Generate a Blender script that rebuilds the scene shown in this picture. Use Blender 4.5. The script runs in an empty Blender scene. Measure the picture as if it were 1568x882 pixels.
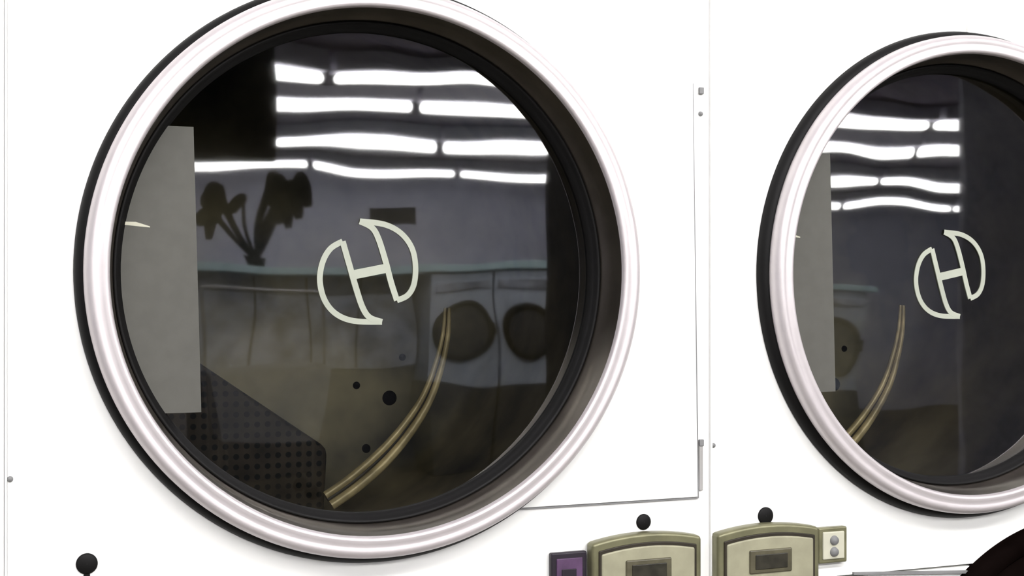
import bpy, bmesh, math, random
from mathutils import Vector
random.seed(3)
H = 1.5            # camera / eye height above floor
sc = bpy.context.scene
col = sc.collection

# ------------------------------------------------------------------ materials
def lin(c):
    return tuple(((v/255)/12.92 if v/255 <= .04045 else ((v/255+.055)/1.055)**2.4) for v in c)
def mat(name, rgb, rough=.5, metal=0.0, var=.0, scale=20, spec=.5, emit=None, dots=0):
    m = bpy.data.materials.new(name); m.use_nodes = True
    nt = m.node_tree; b = nt.nodes['Principled BSDF']
    c = lin(rgb)
    b.inputs['Roughness'].default_value = rough
    b.inputs['Metallic'].default_value = metal
    b.inputs['Specular IOR Level'].default_value = spec
    b.inputs['Base Color'].default_value = (*c, 1)
    tc = nt.nodes.new('ShaderNodeTexCoord')
    nz = nt.nodes.new('ShaderNodeTexNoise'); nz.inputs['Scale'].default_value = scale
    nz.inputs['Detail'].default_value = 4
    nt.links.new(tc.outputs['Object'], nz.inputs['Vector'])
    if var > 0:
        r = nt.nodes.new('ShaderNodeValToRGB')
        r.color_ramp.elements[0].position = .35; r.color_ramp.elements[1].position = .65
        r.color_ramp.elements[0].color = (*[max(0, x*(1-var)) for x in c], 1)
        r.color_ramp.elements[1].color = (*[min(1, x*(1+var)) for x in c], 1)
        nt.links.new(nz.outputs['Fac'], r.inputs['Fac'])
        src = r.outputs['Color']
        if dots:
            vo = nt.nodes.new('ShaderNodeTexVoronoi'); vo.inputs['Scale'].default_value = dots; vo.inputs['Randomness'].default_value = 0
            vo.voronoi_dimensions = '2D'
            sp = nt.nodes.new('ShaderNodeSeparateXYZ'); cb = nt.nodes.new('ShaderNodeCombineXYZ')
            nt.links.new(tc.outputs['Object'], sp.inputs[0])
            nt.links.new(sp.outputs['X'], cb.inputs['X']); nt.links.new(sp.outputs['Z'], cb.inputs['Y'])
            nt.links.new(cb.outputs[0], vo.inputs['Vector'])
            th_ = nt.nodes.new('ShaderNodeMath'); th_.operation = 'LESS_THAN'; th_.inputs[1].default_value = .28
            nt.links.new(vo.outputs['Distance'], th_.inputs[0])
            mx = nt.nodes.new('ShaderNodeMix'); mx.data_type = 'RGBA'
            nt.links.new(th_.outputs[0], mx.inputs['Factor']); nt.links.new(src, mx.inputs['A'])
            mx.inputs['B'].default_value = (.003, .003, .003, 1)
            src = mx.outputs['Result']
        nt.links.new(src, b.inputs['Base Color'])
    if emit:
        b.inputs['Emission Color'].default_value = (*emit[0], 1)
        b.inputs['Emission Strength'].default_value = emit[1]
    return m

def glass_mat():
    m = bpy.data.materials.new('door_glass'); m.use_nodes = True
    nt = m.node_tree; nt.nodes.clear()
    out = nt.nodes.new('ShaderNodeOutputMaterial')
    mix = nt.nodes.new('ShaderNodeMixShader')
    tr = nt.nodes.new('ShaderNodeBsdfTransparent'); tr.inputs['Color'].default_value = (.74, .76, .75, 1)
    gl = nt.nodes.new('ShaderNodeBsdfGlossy'); gl.inputs['Roughness'].default_value = .021
    fr = nt.nodes.new('ShaderNodeFresnel'); fr.inputs['IOR'].default_value = 1.5
    mu = nt.nodes.new('ShaderNodeMath'); mu.operation = 'MULTIPLY'; mu.inputs[1].default_value = 3.0; mu.use_clamp = True
    tc = nt.nodes.new('ShaderNodeTexCoord')
    nz = nt.nodes.new('ShaderNodeTexNoise'); nz.inputs['Scale'].default_value = 11; nz.inputs['Detail'].default_value = 0
    bp = nt.nodes.new('ShaderNodeBump'); bp.inputs['Distance'].default_value = .00030
    L = nt.links.new
    L(tc.outputs['Object'], nz.inputs['Vector']); L(nz.outputs['Fac'], bp.inputs['Height'])
    L(bp.outputs['Normal'], gl.inputs['Normal'])
    L(fr.outputs['Fac'], mu.inputs[0]); L(mu.outputs[0], mix.inputs['Fac'])
    L(tr.outputs[0], mix.inputs[1]); L(gl.outputs[0], mix.inputs[2]); L(mix.outputs[0], out.inputs['Surface'])
    return m

M = {}
M['white'] = mat('white_enamel', (246, 246, 243), .45, var=.01, scale=3)
M['seam'] = mat('seam_grey', (130, 130, 130), .6, var=.1)
M['ring'] = mat('brushed_aluminium', (214, 207, 208), .45, .45, var=.03, scale=30)
M['steel'] = mat('dark_steel', (116, 109, 100), .32, .9, var=.15, scale=14)
M['leafhinge'] = mat('hinge_metal', (170, 168, 165), .5, .2, var=.1)
M['black'] = mat('black_rubber', (10, 9, 9), .6, var=.2, spec=.25)
M['glass'] = glass_mat()
M['plate'] = mat('grey_plate', (92, 91, 86), .6, var=.04, scale=60, spec=.2)
M['logo'] = mat('cream_decal', (176, 180, 166), .8, var=.05, spec=.1)
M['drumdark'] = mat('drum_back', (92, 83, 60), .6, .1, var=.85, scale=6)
M['rib'] = mat('tan_rib', (196, 176, 130), .4, .2, var=.4, scale=24)
M['ribdark'] = mat('rib_edge', (40, 34, 22), .5, var=.2)
M['hole'] = mat('drum_hole', (5, 5, 5), .9, var=.1, spec=.1)
M['lifter'] = mat('lifter_brown', (50, 43, 34), .7, var=.4, scale=22, spec=.2, dots=70)
M['brass'] = mat('olive_brass', (122, 120, 92), .4, .4, var=.15, scale=40)
M['face'] = mat('meter_face', (160, 157, 132), .5, .1, var=.08, scale=40)
M['disp'] = mat('meter_display', (88, 84, 66), .35, .0, var=.2, scale=60)
M['dispd'] = mat('display_window', (50, 48, 40), .3, var=.3, scale=90)
M['purple'] = mat('purple_label', (86, 60, 92), .5, var=.3, scale=50)
M['labeldark'] = mat('label_dark', (30, 22, 34), .5, var=.2)
M['cream'] = mat('cream_label', (200, 198, 178), .5, var=.05)
M['brown'] = mat('brown_rubber', (14, 9, 8), 1.0, var=.25, spec=.0)
M['wall'] = mat('wall_paint', (204, 206, 224), .8, var=.05, scale=2)
M['ceil'] = mat('ceiling_tile', (140, 132, 154), .9, var=.12, scale=3)
M['floor'] = mat('floor_tile', (84, 78, 66), .45, var=.15, scale=5)
M['dark'] = mat('dark_panel', (4, 4, 5), .9, var=.2, spec=.05)
M['column'] = mat('dark_column', (52, 52, 58), .7, var=.1)
M['column2'] = mat('grey_column', (184, 184, 196), .7, var=.1)
M['washer'] = mat('washer_grey', (190, 198, 212), .5, .1, var=.1, scale=4)
M['cabinet'] = mat('cabinet_grey', (160, 164, 176), .6, var=.5, scale=5)
M['teal'] = mat('teal_counter', (205, 232, 236), .4, var=.05)
M['leaf'] = mat('dark_leaf', (4, 5, 5), .9, var=.3, spec=.05)
M['tube'] = mat('lamp_diffuser', (255, 255, 255), .5, emit=((1, .99, .97), 17.0))
M['house'] = mat('lamp_housing', (190, 188, 200), .5, var=.02)
M['table'] = mat('cart_grey', (150, 152, 158), .4, var=.08)
M['chrome'] = mat('chrome', (190, 190, 190), .2, 1.0, var=.05)

# ------------------------------------------------------------------ helpers
def empty(name, loc=(0, 0, 0)):
    e = bpy.data.objects.new(name, None); e.location = loc; e.empty_display_size = .1
    col.objects.link(e); return e
def mk(name, verts, faces, m, parent=None, smooth=False, loc=(0, 0, 0)):
    me = bpy.data.meshes.new(name); me.from_pydata([tuple(v) for v in verts], [], faces); me.update()
    bm = bmesh.new(); bm.from_mesh(me); bmesh.ops.recalc_face_normals(bm, faces=bm.faces[:]); bm.to_mesh(me); bm.free()
    me.materials.append(M[m])
    if smooth: me.polygons.foreach_set('use_smooth', [True]*len(me.polygons))
    o = bpy.data.objects.new(name, me); o.location = loc; col.objects.link(o)
    if parent: o.parent = parent
    return o
def bev(o, w, seg=3):
    b = o.modifiers.new('bevel', 'BEVEL'); b.width = w; b.segments = seg; b.limit_method = 'ANGLE'
    o.data.polygons.foreach_set('use_smooth', [True]*len(o.data.polygons))
    wn = o.modifiers.new('wn', 'WEIGHTED_NORMAL'); wn.keep_sharp = True
    return o
def box(name, x0, x1, y0, y1, z0, z1, m, parent=None, bevel=0):
    v = [(x, y, z) for x in (x0, x1) for y in (y0, y1) for z in (z0, z1)]
    f = [(0, 1, 3, 2), (4, 6, 7, 5), (0, 4, 5, 1), (2, 3, 7, 6), (0, 2, 6, 4), (1, 5, 7, 3)]
    o = mk(name, v, f, m, parent)
    if bevel: bev(o, bevel)
    return o
def lathe(name, prof, cx, cz, m, parent=None, n=192, closed=False, cap=False, cy=0):
    verts = []; faces = []
    for i in range(n):
        a = 2*math.pi*i/n
        for r, y in prof: verts.append((cx+r*math.cos(a), cy+y, cz+r*math.sin(a)))
    k = len(prof)
    for i in range(n):
        j = (i+1) % n
        for p in range(k if closed else k-1):
            q = (p+1) % k
            faces.append((i*k+p, i*k+q, j*k+q, j*k+p))
    if cap: faces.append([i*k+k-1 for i in range(n)])
    return mk(name, verts, faces, m, parent, smooth=True)
def prism(name, pts, y0, y1, m, parent=None, bevel=0):
    n = len(pts)
    v = [(x, y0, z) for x, z in pts]+[(x, y1, z) for x, z in pts]
    f = [list(range(n)), list(range(2*n-1, n-1, -1))]+[(i, i+n, (i+1) % n+n, (i+1) % n) for i in range(n)]
    o = mk(name, v, f, m, parent)
    if bevel: bev(o, bevel, 2)
    return o
def ribbon(name, pts, w, y0, y1, m, parent=None, closed=False):
    """flat decal stroke of width w following pts in the XZ plane, with a little thickness"""
    n = len(pts); L = []; R = []
    for i in range(n):
        if closed: a, b = pts[(i-1) % n], pts[(i+1) % n]
        else: a, b = pts[max(0, i-1)], pts[min(n-1, i+1)]
        tx, tz = b[0]-a[0], b[1]-a[1]; l = math.hypot(tx, tz) or 1
        nx, nz = -tz/l*w/2, tx/l*w/2
        L.append((pts[i][0]+nx, pts[i][1]+nz)); R.append((pts[i][0]-nx, pts[i][1]-nz))
    v = [(x, y0, z) for x, z in L]+[(x, y0, z) for x, z in R]+[(x, y1, z) for x, z in L]+[(x, y1, z) for x, z in R]
    f = []
    for i in range(n if closed else n-1):
        j = (i+1) % n
        f += [(i, j, n+j, n+i), (i, 2*n+i, 2*n+j, j), (n+i, n+j, 3*n+j, 3*n+i)]
    return mk(name, v, f, m, parent)
def catmull(p, closed=False, s=10):
    out = []; n = len(p)
    rng = range(n) if closed else range(n-1)
    for i in rng:
        g = (lambda k: p[k % n]) if closed else (lambda k: p[max(0, min(n-1, k))])
        a, b, c, d = [Vector(g(i+t)) for t in (-1, 0, 1, 2)]
        for j in range(s):
            t = j/s
            out.append(.5*((2*b)+(c-a)*t+(2*a-5*b+4*c-d)*t*t+(3*b-a-3*c+d)*t**3))
    if not closed: out.append(Vector(p[-1]))
    return out
def curve(name, pts, rad, m, parent=None, closed=False, radii=None):
    cu = bpy.data.curves.new(name, 'CURVE'); cu.dimensions = '3D'; cu.bevel_depth = rad; cu.bevel_resolution = 4
    cu.use_fill_caps = True
    sp = cu.splines.new('POLY'); sp.points.add(len(pts)-1)
    for i, p in enumerate(pts):
        sp.points[i].co = (p[0], p[1], p[2], 1)
        if radii: sp.points[i].radius = radii[i]
    sp.use_cyclic_u = closed; cu.materials.append(M[m])
    o = bpy.data.objects.new(name, cu); col.objects.link(o)
    if parent: o.parent = parent
    return o
def holed_plate(name, x0, x1, z0, z1, cx, cz, r, y0, y1, m, parent):
    angs = set(round(2*math.pi*i/128, 6) for i in range(128))
    for X in (x0, x1):
        for Z in (z0, z1): angs.add(round(math.atan2(Z-cz, X-cx) % (2*math.pi), 6))
    angs = sorted(angs); n = len(angs); v = []
    for y in (y0, y1):
        for a in angs:
            c, s = math.cos(a), math.sin(a)
            t = min(((x1-cx)/c if c > 1e-9 else (x0-cx)/c if c < -1e-9 else 1e9),
                    ((z1-cz)/s if s > 1e-9 else (z0-cz)/s if s < -1e-9 else 1e9))
            v.append((cx+r*c, y, cz+r*s)); v.append((cx+t*c, y, cz+t*s))
    f = []
    for i in range(n):
        j = (i+1) % n
        f.append((2*i, 2*i+1, 2*j+1, 2*j))
        f.append((2*n+2*i, 2*n+2*j, 2*n+2*j+1, 2*n+2*i+1))
        f.append((2*i+1, 2*n+2*i+1, 2*n+2*j+1, 2*j+1))
        f.append((2*i, 2*j, 2*n+2*j, 2*n+2*i))
    return mk(name, v, f, m, parent)

# ------------------------------------------------------------------ dryer parts
def door(P, cx, cz, tag, tilt=0.0, logo=True, plate=True):
    lathe('gasket_outer'+tag, [(.288, .004), (.3090, .004), (.3105, -.002), (.3085, -.008), (.3045, -.0125), (.3000, -.0140), (.292, -.0135), (.288, -.012)], cx, cz, 'black', P, closed=True)
    lathe('door_ring'+tag, [(.291, -.010), (.3005, -.0130), (.3022, -.0180), (.3020, -.0240), (.3000, -.0295), (.2965, -.0328), (.2930, -.0337), (.2905, -.0326),
          (.2885, -.0324), (.2855, -.0330), (.2825, -.0338), (.2800, -.0335), (.2785, -.0310), (.2778, -.0275)], cx, cz, 'ring', P)
    lathe('inner_bezel'+tag, [(.2778, -.0275), (.2765, -.012), (.2750, .006), (.2725, .010), (.2700, .024)], cx, cz, 'steel', P)
    lathe('glass_seal'+tag, [(.2710, .014), (.2690, .0135), (.2672, .0155), (.2660, .019), (.2645, .0205), (.2628, .0225), (.2615, .026), (.2615, .034), (.2725, .034)], cx, cz, 'black', P, closed=True)
    n = 128
    vs = [(.2655*math.cos(2*math.pi*i/n), 0, .2655*math.sin(2*math.pi*i/n)) for i in range(n)]
    g = mk('door_glass'+tag, vs, [list(range(n))], 'glass', P, loc=(cx, .030, cz))
    g.rotation_euler = (tilt, 0, 0)
    if plate:
        r = .2640; zt = .150; zb = -.146; xr0 = -.190; xr1 = -.182
        pts = [(xr0, zt), (xr1, zb)]
        a0 = math.pi*2-math.acos(-math.sqrt(1-(zb/r)**2)); a1 = math.acos(-math.sqrt(1-(zt/r)**2))
        for i in range(25):
            a = a0+(a1-a0)*i/24; pts.append((r*math.cos(a), r*math.sin(a)))
        prism('hinge_plate'+tag, [(cx+x, cz+z) for x, z in pts], .0225, .0265, 'plate', P)
        prism('plate_highlight'+tag, [(cx-.262, cz+.0475), (cx-.234, cz+.0450), (cx-.234, cz+.0462), (cx-.248, cz+.0505), (cx-.262, cz+.0505)], .0220, .0225, 'cream', P)  # pale sliver modelled in place of the highlight on the plate
    if logo:
        def q(l): return [(cx+(x-564)/1358, cz+(417-y)/1402) for x, y in l]
        lo = [(523, 370), (505, 381), (493, 402), (489, 430), (496, 459), (513, 480), (540, 491), (583, 493)]
        li = [(583, 493), (564, 486), (553, 470), (543, 440), (533, 405), (523, 370)]
        ro = [(549, 339), (586, 343), (612, 356), (629, 378), (635, 405), (633, 434), (623, 452), (606, 460)]
        ri = [(606, 460), (597, 432), (588, 398), (577, 364), (567, 348), (549, 339)]
        for nm, o_, i_, k in (('logo_left_leaf', lo, li, 0), ('logo_right_leaf', ro, ri, 1)):
            p1 = catmull([(x, z, 0) for x, z in q(o_)], False, 6); p2 = catmull([(x, z, 0) for x, z in q(i_)], False, 6)
            ribbon(nm+tag+'_arc', [(p.x, p.y) for p in p1], .0062, .0283, .0295, 'logo', P)
            ribbon(nm+tag+'_stem', [(p.x, p.y) for p in p2], .0066, .0281, .0295, 'logo', P)
        ribbon('logo_bar'+tag, q([(538, 421), (592, 410)]), .0100, .0279, .0295, 'logo', P)
def drum(P, cx, cz, tag):
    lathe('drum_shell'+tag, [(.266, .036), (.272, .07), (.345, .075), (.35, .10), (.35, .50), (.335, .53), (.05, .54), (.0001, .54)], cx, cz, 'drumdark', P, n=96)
    pts = [(.222, -.045), (.219, -.085), (.208, -.130), (.190, -.175), (.160, -.218), (.125, -.255), (.085, -.287), (.050, -.309)]
    base = catmull([(a, 0, b) for a, b in pts], False, 8); n = len(base)
    def off(d, y):
        out = []
        for i, p in enumerate(base):
            t = (base[min(n-1, i+1)]-base[max(0, i-1)]).normalized()
            k = d*(.35+.65*min(1, i/n*1.4))
            out.append((cx+p.x-t.z*k, y, cz+p.z+t.x*k))
        return out
    rr = [.4+.6*min(1, i/n*1.5) for i in range(n)]
    curve('lifter_rib'+tag, off(-.009, .42), .0056, 'rib', P, radii=rr)
    curve('lifter_rib_groove'+tag, off(-.0015, .424), .0050, 'ribdark', P, radii=rr)
    curve('lifter_rib_edge'+tag, off(.0075, .42), .0070, 'rib', P, radii=rr)
    for (a, b, r) in [(.170, -.180, .013), (.240, -.205, .013), (.135, -.255, .012), (.285, -.12, .010), (.19, -.12, .006), (.12, -.16, .006)]:
        lathe('drum_hole'+tag, [(r, 0), (r*.8, -.005), (.0001, -.006)], cx+a, cz+b, 'hole', P, n=24, cy=.537)
    prism('lifter'+tag, [(cx-.16, cz-.09), (cx+.055, cz-.240), (cx+.05, cz-.335), (cx-.16, cz-.315), (cx-.26, cz-.22)], .44, .52, 'lifter', P, .01)

def screw(P, x, z, r=.003):
    lathe('screw', [(r, 0), (r*.9, -.0015), (.0001, -.002)], x, z, 'seam', P, n=16, cy=0)

W = .78
def dryer(x0, tilt=0, odd=False):
    P = empty('stacked_tumble_dryer', (0, 0, 0))
    x1 = x0+W; cx = x0+.373; cz = H+.017
    g = .0015
    holed_plate('front_panel', x0+g, x1-g, H-.3535, H+.62, cx, cz, .285, 0, .03, 'white', P)
    lx, lz, lr = (cx+.176, H-.592, .27) if odd else (cx, H-.67, .285)
    holed_plate('lower_front_panel', x0+g, x1-g, .10, H-.3565, lx, lz, lr, 0.001, .03, 'white', P)
    box('cabinet_body', x0+.004, x1-.004, .60, .9, .10, H+.62, 'white', P)
    box('cabinet_side', x0+.004, x0+.008, .03, .60, .10, H+.62, 'seam', P)
    box('toe_kick', x0+.01, x1-.01, .05, .9, 0, .10, 'black', P)
    door(P, cx, cz, '', tilt)
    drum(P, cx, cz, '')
    # hinged service panel on the right of the door
    pts = [(cx+.1273, H-.2447), (x0+.761, H-.2447), (x0+.752, H+.42), (cx, H+.42)]
    for i in range(0, 24):
        a = math.radians(90-154.1*i/24); pts.append((cx+.291*math.cos(a), cz+.291*math.sin(a)))
    prism('service_panel', pts, -.0040, .0, 'white', P)
    box('panel_gap_shadow_strip', cx+.14, x0+.7612, -.0025, 0, H-.2472, H-.2447, 'seam', P)
    prism('service_panel_edge_gap', [(x0+.7545, H+.24), (x0+.7565, H+.24), (x0+.764, H-.247), (x0+.7612, H-.247)], -.0020, .0, 'seam', P)
    for z in (H+.232, H-.182):
        box('hinge_pin', x0+.764, x0+.770, -.004, 0, z-.004, z+.004, 'seam', P, .001)
    box('hinge_leaf', x0+.764, x0+.769, -.003, 0, H-.238, H-.180, 'leafhinge', P, .0008)
    screw(P, x0+.004, H-.186, .003)
    screw(P, x0+.767, H+.205, .003)
    box('cabinet_trim', x0-.0012, x0+.0012, -.004, 0.02, .1, H+.62, 'white', P, .0005)
    if odd:
        lathe('lower_gasket', [(.262, .02), (.262, -.012), (.268, -.02), (.284, -.02), (.29, -.012), (.29, .004)], lx, lz, 'brown', P)
        lathe('lower_door_lid', [(.266, -.010), (.23, -.018), (.12, -.026), (.0001, -.03)], lx, lz, 'brown', P, n=96)
        prism('lower_panel_edge', [(x0+.20, H-.3505), (x0+.375, H-.3615), (x0+.375, H-.3650), (x0+.20, H-.3535)], -.004, .001, 'seam', P)
    else:
        door(P, lx, lz, '_lower', 0); drum(P, lx, lz, '_lower')
    for kx, kz, kr in ((x0+.0755, H-.2735, .0104), (x0+.692, H-.2706, .0092)):
        lathe('lock_knob', [(kr, 0), (kr, -.0012), (kr*.8, -.0022), (.0001, -.0023)], kx, kz, 'black', P, n=40)
    box('lock_stem', x0+.0725, x0+.0785, -.001, .0, H-.31, H-.275, 'black', P)
    return P

# x0 of the machines: seams at -.529, .251, 1.031 ...
dryer(-.529-W)
dryer(-.529)
dryer(-.529+W, tilt=-.0090, odd=True)
dryer(-.529+2*W)

# ------------------------------------------------------------------ coin meters
def meter(cx, side, dz=0):
    P = empty('coin_meter')
    H = 1.5+dz
    w = .0700; zt = H-.2885
    def arch(w, zt, rise, zb):
        p = [(cx-w, zb), (cx+w, zb)]
        for i in range(13):
            t = 1-2*i/12; p.append((cx+w*t, zt+rise*(1-t*t)))
        return p
    prism('meter_frame', arch(w, zt, .008, H-.47), -.018, .0, 'brass', P, .004)
    prism('meter_face', arch(w-.0105, zt-.012, .006, H-.46), -.021, -.017, 'face', P, .002)
    prism('meter_rim', arch(w-.0075, zt-.0085, .0065, H-.463), -.0195, -.017, 'ribdark', P, .001)
    box('display_bezel', cx-.030, cx+.028, -.0235, -.020, H-.337, H-.309, 'disp', P, .002)
    box('display_window', cx-.023, cx+.021, -.0245, -.023, H-.332, H-.3145, 'dispd', P, .001)
    box('coin_slot', cx-.004, cx+.004, -.0235, -.020, H-.40, H-.36, 'dispd', P, .001)
    if side > 0:
        a, b = cx+w+.004, cx+w+.045
        box('key_plate', a, b, -.010, 0, H-.335, H-.2915, 'brass', P, .002)
        box('key_plate_face', a+.005, b-.005, -.012, -.009, H-.330, H-.2965, 'cream', P, .002)
        lathe('keyhole', [(.006, 0), (.005, -.003), (.0001, -.0035)], (a+b)/2, H-.307, 'seam', P, n=24, cy=-.012)
        lathe('keyhole', [(.006, 0), (.005, -.003), (.0001, -.0035)], (a+b)/2, H-.321, 'seam', P, n=24, cy=-.012)
    else:
        a, b = cx-w-.046, cx-w-.002
        box('label_plate', a, b, -.008, 0, H-.352, H-.2975, 'labeldark', P, .002)
        box('label_face', a+.006, b-.006, -.0095, -.0075, H-.346, H-.304, 'purple', P, .001)
        box('label_mark', a+.012, b-.014, -.0105, -.009, H-.330, H-.316, 'labeldark', P, .001)
        box('label_mark', a+.016, b-.022, -.0105, -.009, H-.345, H-.334, 'labeldark', P, .001)
for k in (-1, 0, 1):
    meter(.160+W*k, -1, -.03 if k < 0 else 0)
    meter(.3215+W*k, 1, -.03 if k < 0 else 0)

# ------------------------------------------------------------------ room
XL, XR, YB, ZC = -5.0, 14.0, -15.0, H+1.45
box('floor', XL, XR, YB, 1.0, -.1, 0, 'floor')
box('ceiling', XL, XR, YB, 1.0, ZC, ZC+.1, 'ceil')
box('wall_left', XL-.1, XL, YB, 1.0, 0, ZC, 'wall')
box('wall_right', XR, XR+.1, YB, 1.0, 0, ZC, 'wall')
box('wall_back', XL, XR, YB-.1, YB, 0, ZC, 'wall')
box('wall_front', XL, XR, .9, 1.0, 0, ZC, 'wall')
box('trim_1', XL, XR, .0, .9, H+.622, ZC, 'white')
box('wall_front_left_infill', XL, -.529-W, 0, .9, 0, H+.622, 'white')
box('wall_front_right_infill', -.529+3*W, XR, 0, .9, 0, H+.622, 'white')

# ceiling fixtures : (y, gap x, pitch, xmin, xmax)
def lamps(y, gap, pitch, xmin, xmax, n=''):
    P = empty('fluorescent_ceiling_light')
    k = math.ceil((xmin-gap)/pitch)
    while gap+(k+1)*pitch <= xmax+.01:
        a = gap+k*pitch+.035; b = gap+(k+1)*pitch-.035
        box('housing', a-.01, b+.01, y-.11, y+.11, H+1.34, ZC-.002, 'house', P)
        box('diffuser', a, b, y-.05, y+.05, H+1.255, H+1.34, 'tube', P, .040)
        k += 1
lamps(-6.64, 1.433, 1.5, -1.6, 9)
lamps(-8.09, 2.437, 1.5, -.6, 10)
lamps(-10.42, 3.43, 1.6, 0, 11.6)
lamps(-12.94, 2.80, 1.69, -.6, 13)
lamps(-1.7, -.7, 1.5, -2.3, 4)
lamps(-3.3, -.7, 1.5, -2.3, 4)
lamps(-4.9, -.7, 1.5, -2.3, 1)
def area(name, x, y, sx, sy, p):
    l = bpy.data.lights.new(name, 'AREA'); l.shape = 'RECTANGLE'; l.size = sx; l.size_y = sy; l.energy = p; l.color = (1, .99, .97)
    o = bpy.data.objects.new(name, l); o.location = (x, y, H+1.24); col.objects.link(o); return o
for x in (-1.45, .05, 1.55):  # added fill lights below the ceiling fixtures, tilted to brighten the dryer fronts
    o = area('aisle_fill', x, -1.7, 1.4, .2, 13.0); o.rotation_euler = (math.radians(35), 0, 0)
    o = area('aisle_fill', x, -3.3, 1.4, .2, 25); o.rotation_euler = (math.radians(50), 0, 0)
for x in (2.2, 3.7, 5.2):  # extra fill added under two rows to brighten washers, cabinet and back wall
    o = area('row_fill', x, -6.64, 1.3, .08, 38); o.location.z = H+1.25; o.rotation_euler = (math.radians(-30), 0, 0)
    o = area('row_fill', x, -12.94, 1.3, .08, 36); o.location.z = H+1.25; o.rotation_euler = (math.radians(-30), 0, 0)

# black hanging board, columns
box('hanging_sign', -.9, .767, -5.04, -5.0, H+.60, ZC, 'dark', None, .003)
box('column', 2.20, 2.9, -5.04, -5.0, 0, ZC, 'column')
box('column.001', 4.82, 6.4, -5.04, -5.0, 0, ZC, 'column2')

# opposite washers
def washer(x, y):
    P = empty('front_load_washer')
    box('body', x-.29, x+.29, y-.7, y, .72, H+.12, 'washer', P, .012)
    box('base', x-.29, x+.29, y-.7, y-.005, 0, .715, 'column', P, .012)
    lathe('door_ring', [(.26, .0), (.26, .03), (.245, .045), (.22, .045), (.215, .02)], x, H-.36, 'black', P, n=64, cy=y)
    lathe('door_window', [(.217, .02), (.12, .035), (.0001, .04)], x, H-.36, 'column', P, n=64, cy=y)
    box('control_panel', x-.25, x+.25, y, y+.02, H-.01, H+.05, 'cabinet', P, .004)
    box('handle', x+.22, x+.26, y+.03, y+.06, H-.40, H-.30, 'black', P, .006)
for i in range(7): washer(3.12+.6*i, -9.0)
box('counter', 1.0, 7.1, -9.9, -8.95, H+.13, H+.19, 'teal', None, .01)
Pc = empty('storage_cabinet')
box('upper_doors', 1.0, 2.8, -9.8, -9.3, .85, H+.125, 'cabinet', Pc, .01)
box('lower_base', 1.0, 2.8, -9.8, -9.32, 0, .84, 'column', Pc, .01)
for x in (1.45, 1.9, 2.35): box('door_gap', x-.008, x+.008, -9.31, -9.295, .86, H+.11, 'dark', Pc)
def cart(x, y):
    P = empty('laundry_cart')
    v = []
    for z, s in ((.42, .80), (.95, 1.0)):
        for a, b in ((-1, -1), (1, -1), (1, 1), (-1, 1)): v.append((x+a*.42*s, y+b*.28*s, z))
    for z, s in ((.95, .96), (.44, .76)):
        for a, b in ((-1, -1), (1, -1), (1, 1), (-1, 1)): v.append((x+a*.42*s, y+b*.28*s, z))
    f = [(0, 1, 2, 3)]
    for k in (0, 4, 8):
        for i in range(4): f.append((k+i, k+(i+1) % 4, k+4+(i+1) % 4, k+4+i))
    f.append((12, 13, 14, 15))
    mk('basket', v, f, 'table', P)
    for a in (-1, 1):
        curve('post', [(x+a*.42, y, .35), (x+a*.42, y, 1.50)], .014, 'chrome', P)
        for b in (-1, 1): lathe('caster', [(.0001, -.015), (.05, -.015), (.05, .015), (.0001, .015)], x+a*.3, .05, 'black', P, n=24, cy=y+b*.2)
        curve('leg', [(x+a*.3, y-.2, .08), (x+a*.3, y-.2, .42)], .012, 'chrome', P)
        curve('leg', [(x+a*.3, y+.2, .08), (x+a*.3, y+.2, .42)], .012, 'chrome', P)
    curve('hanging_rail', [(x-.42, y, 1.50), (x+.42, y, 1.50)], .014, 'chrome', P)
cart(1.35, -8.2)
# plant on the counter : splayed stems with hanging leaf clusters
def plant(x, y, z):
    P = empty('potted_plant')
    lathe('pot', [(.001, 0), (.06, 0), (.08, -.08), (.07, -.08), (.06, -.02)], 0, 0, 'black', P, n=32).rotation_euler = (math.radians(-90), 0, 0)
    for i in range(20):
        s = -1 if i % 2 else 1
        dx = s*random.uniform(.06, .36); dy = random.uniform(-.15, .15); h = random.uniform(.38, .68)
        pts = catmull([(0, 0, .05), (dx*.45, dy*.4, h*.5), (dx, dy, h), (dx+s*.05, dy, h-.04), (dx+s*.07+.01, dy, h-random.uniform(.10, .24))], False, 6)
        n = len(pts)
        curve('leaf', pts, .048, 'leaf', P, radii=[.3+math.sin(math.pi*max(0, i/n-.4)/.6)*.95 if i/n > .4 else .3 for i in range(n)])
    P.location = (x, y, z)
plant(1.50, -9.4, H+.19)
box('notice_board', 4.0, 4.6, YB, YB+.03, H+.75, H+1.0, 'column', None, .005)

# ------------------------------------------------------------------ camera, world
th = math.asin(.365)
cd = bpy.data.cameras.new('camera'); cd.lens = 47.98; cd.sensor_width = 36; cd.clip_start = .02
cam = bpy.data.objects.new('camera', cd); cam.location = (-.555, -1.415, H); cam.rotation_euler = (math.radians(90), 0, -th)
col.objects.link(cam); sc.camera = cam
w = bpy.data.worlds.new('world'); w.use_nodes = True; w.node_tree.nodes['Background'].inputs[0].default_value = (.5, .5, .5, 1)
w.node_tree.nodes['Background'].inputs[1].default_value = .3; sc.world = w
sc.view_settings.view_transform = 'Standard'
sc.view_settings.exposure = 0.0
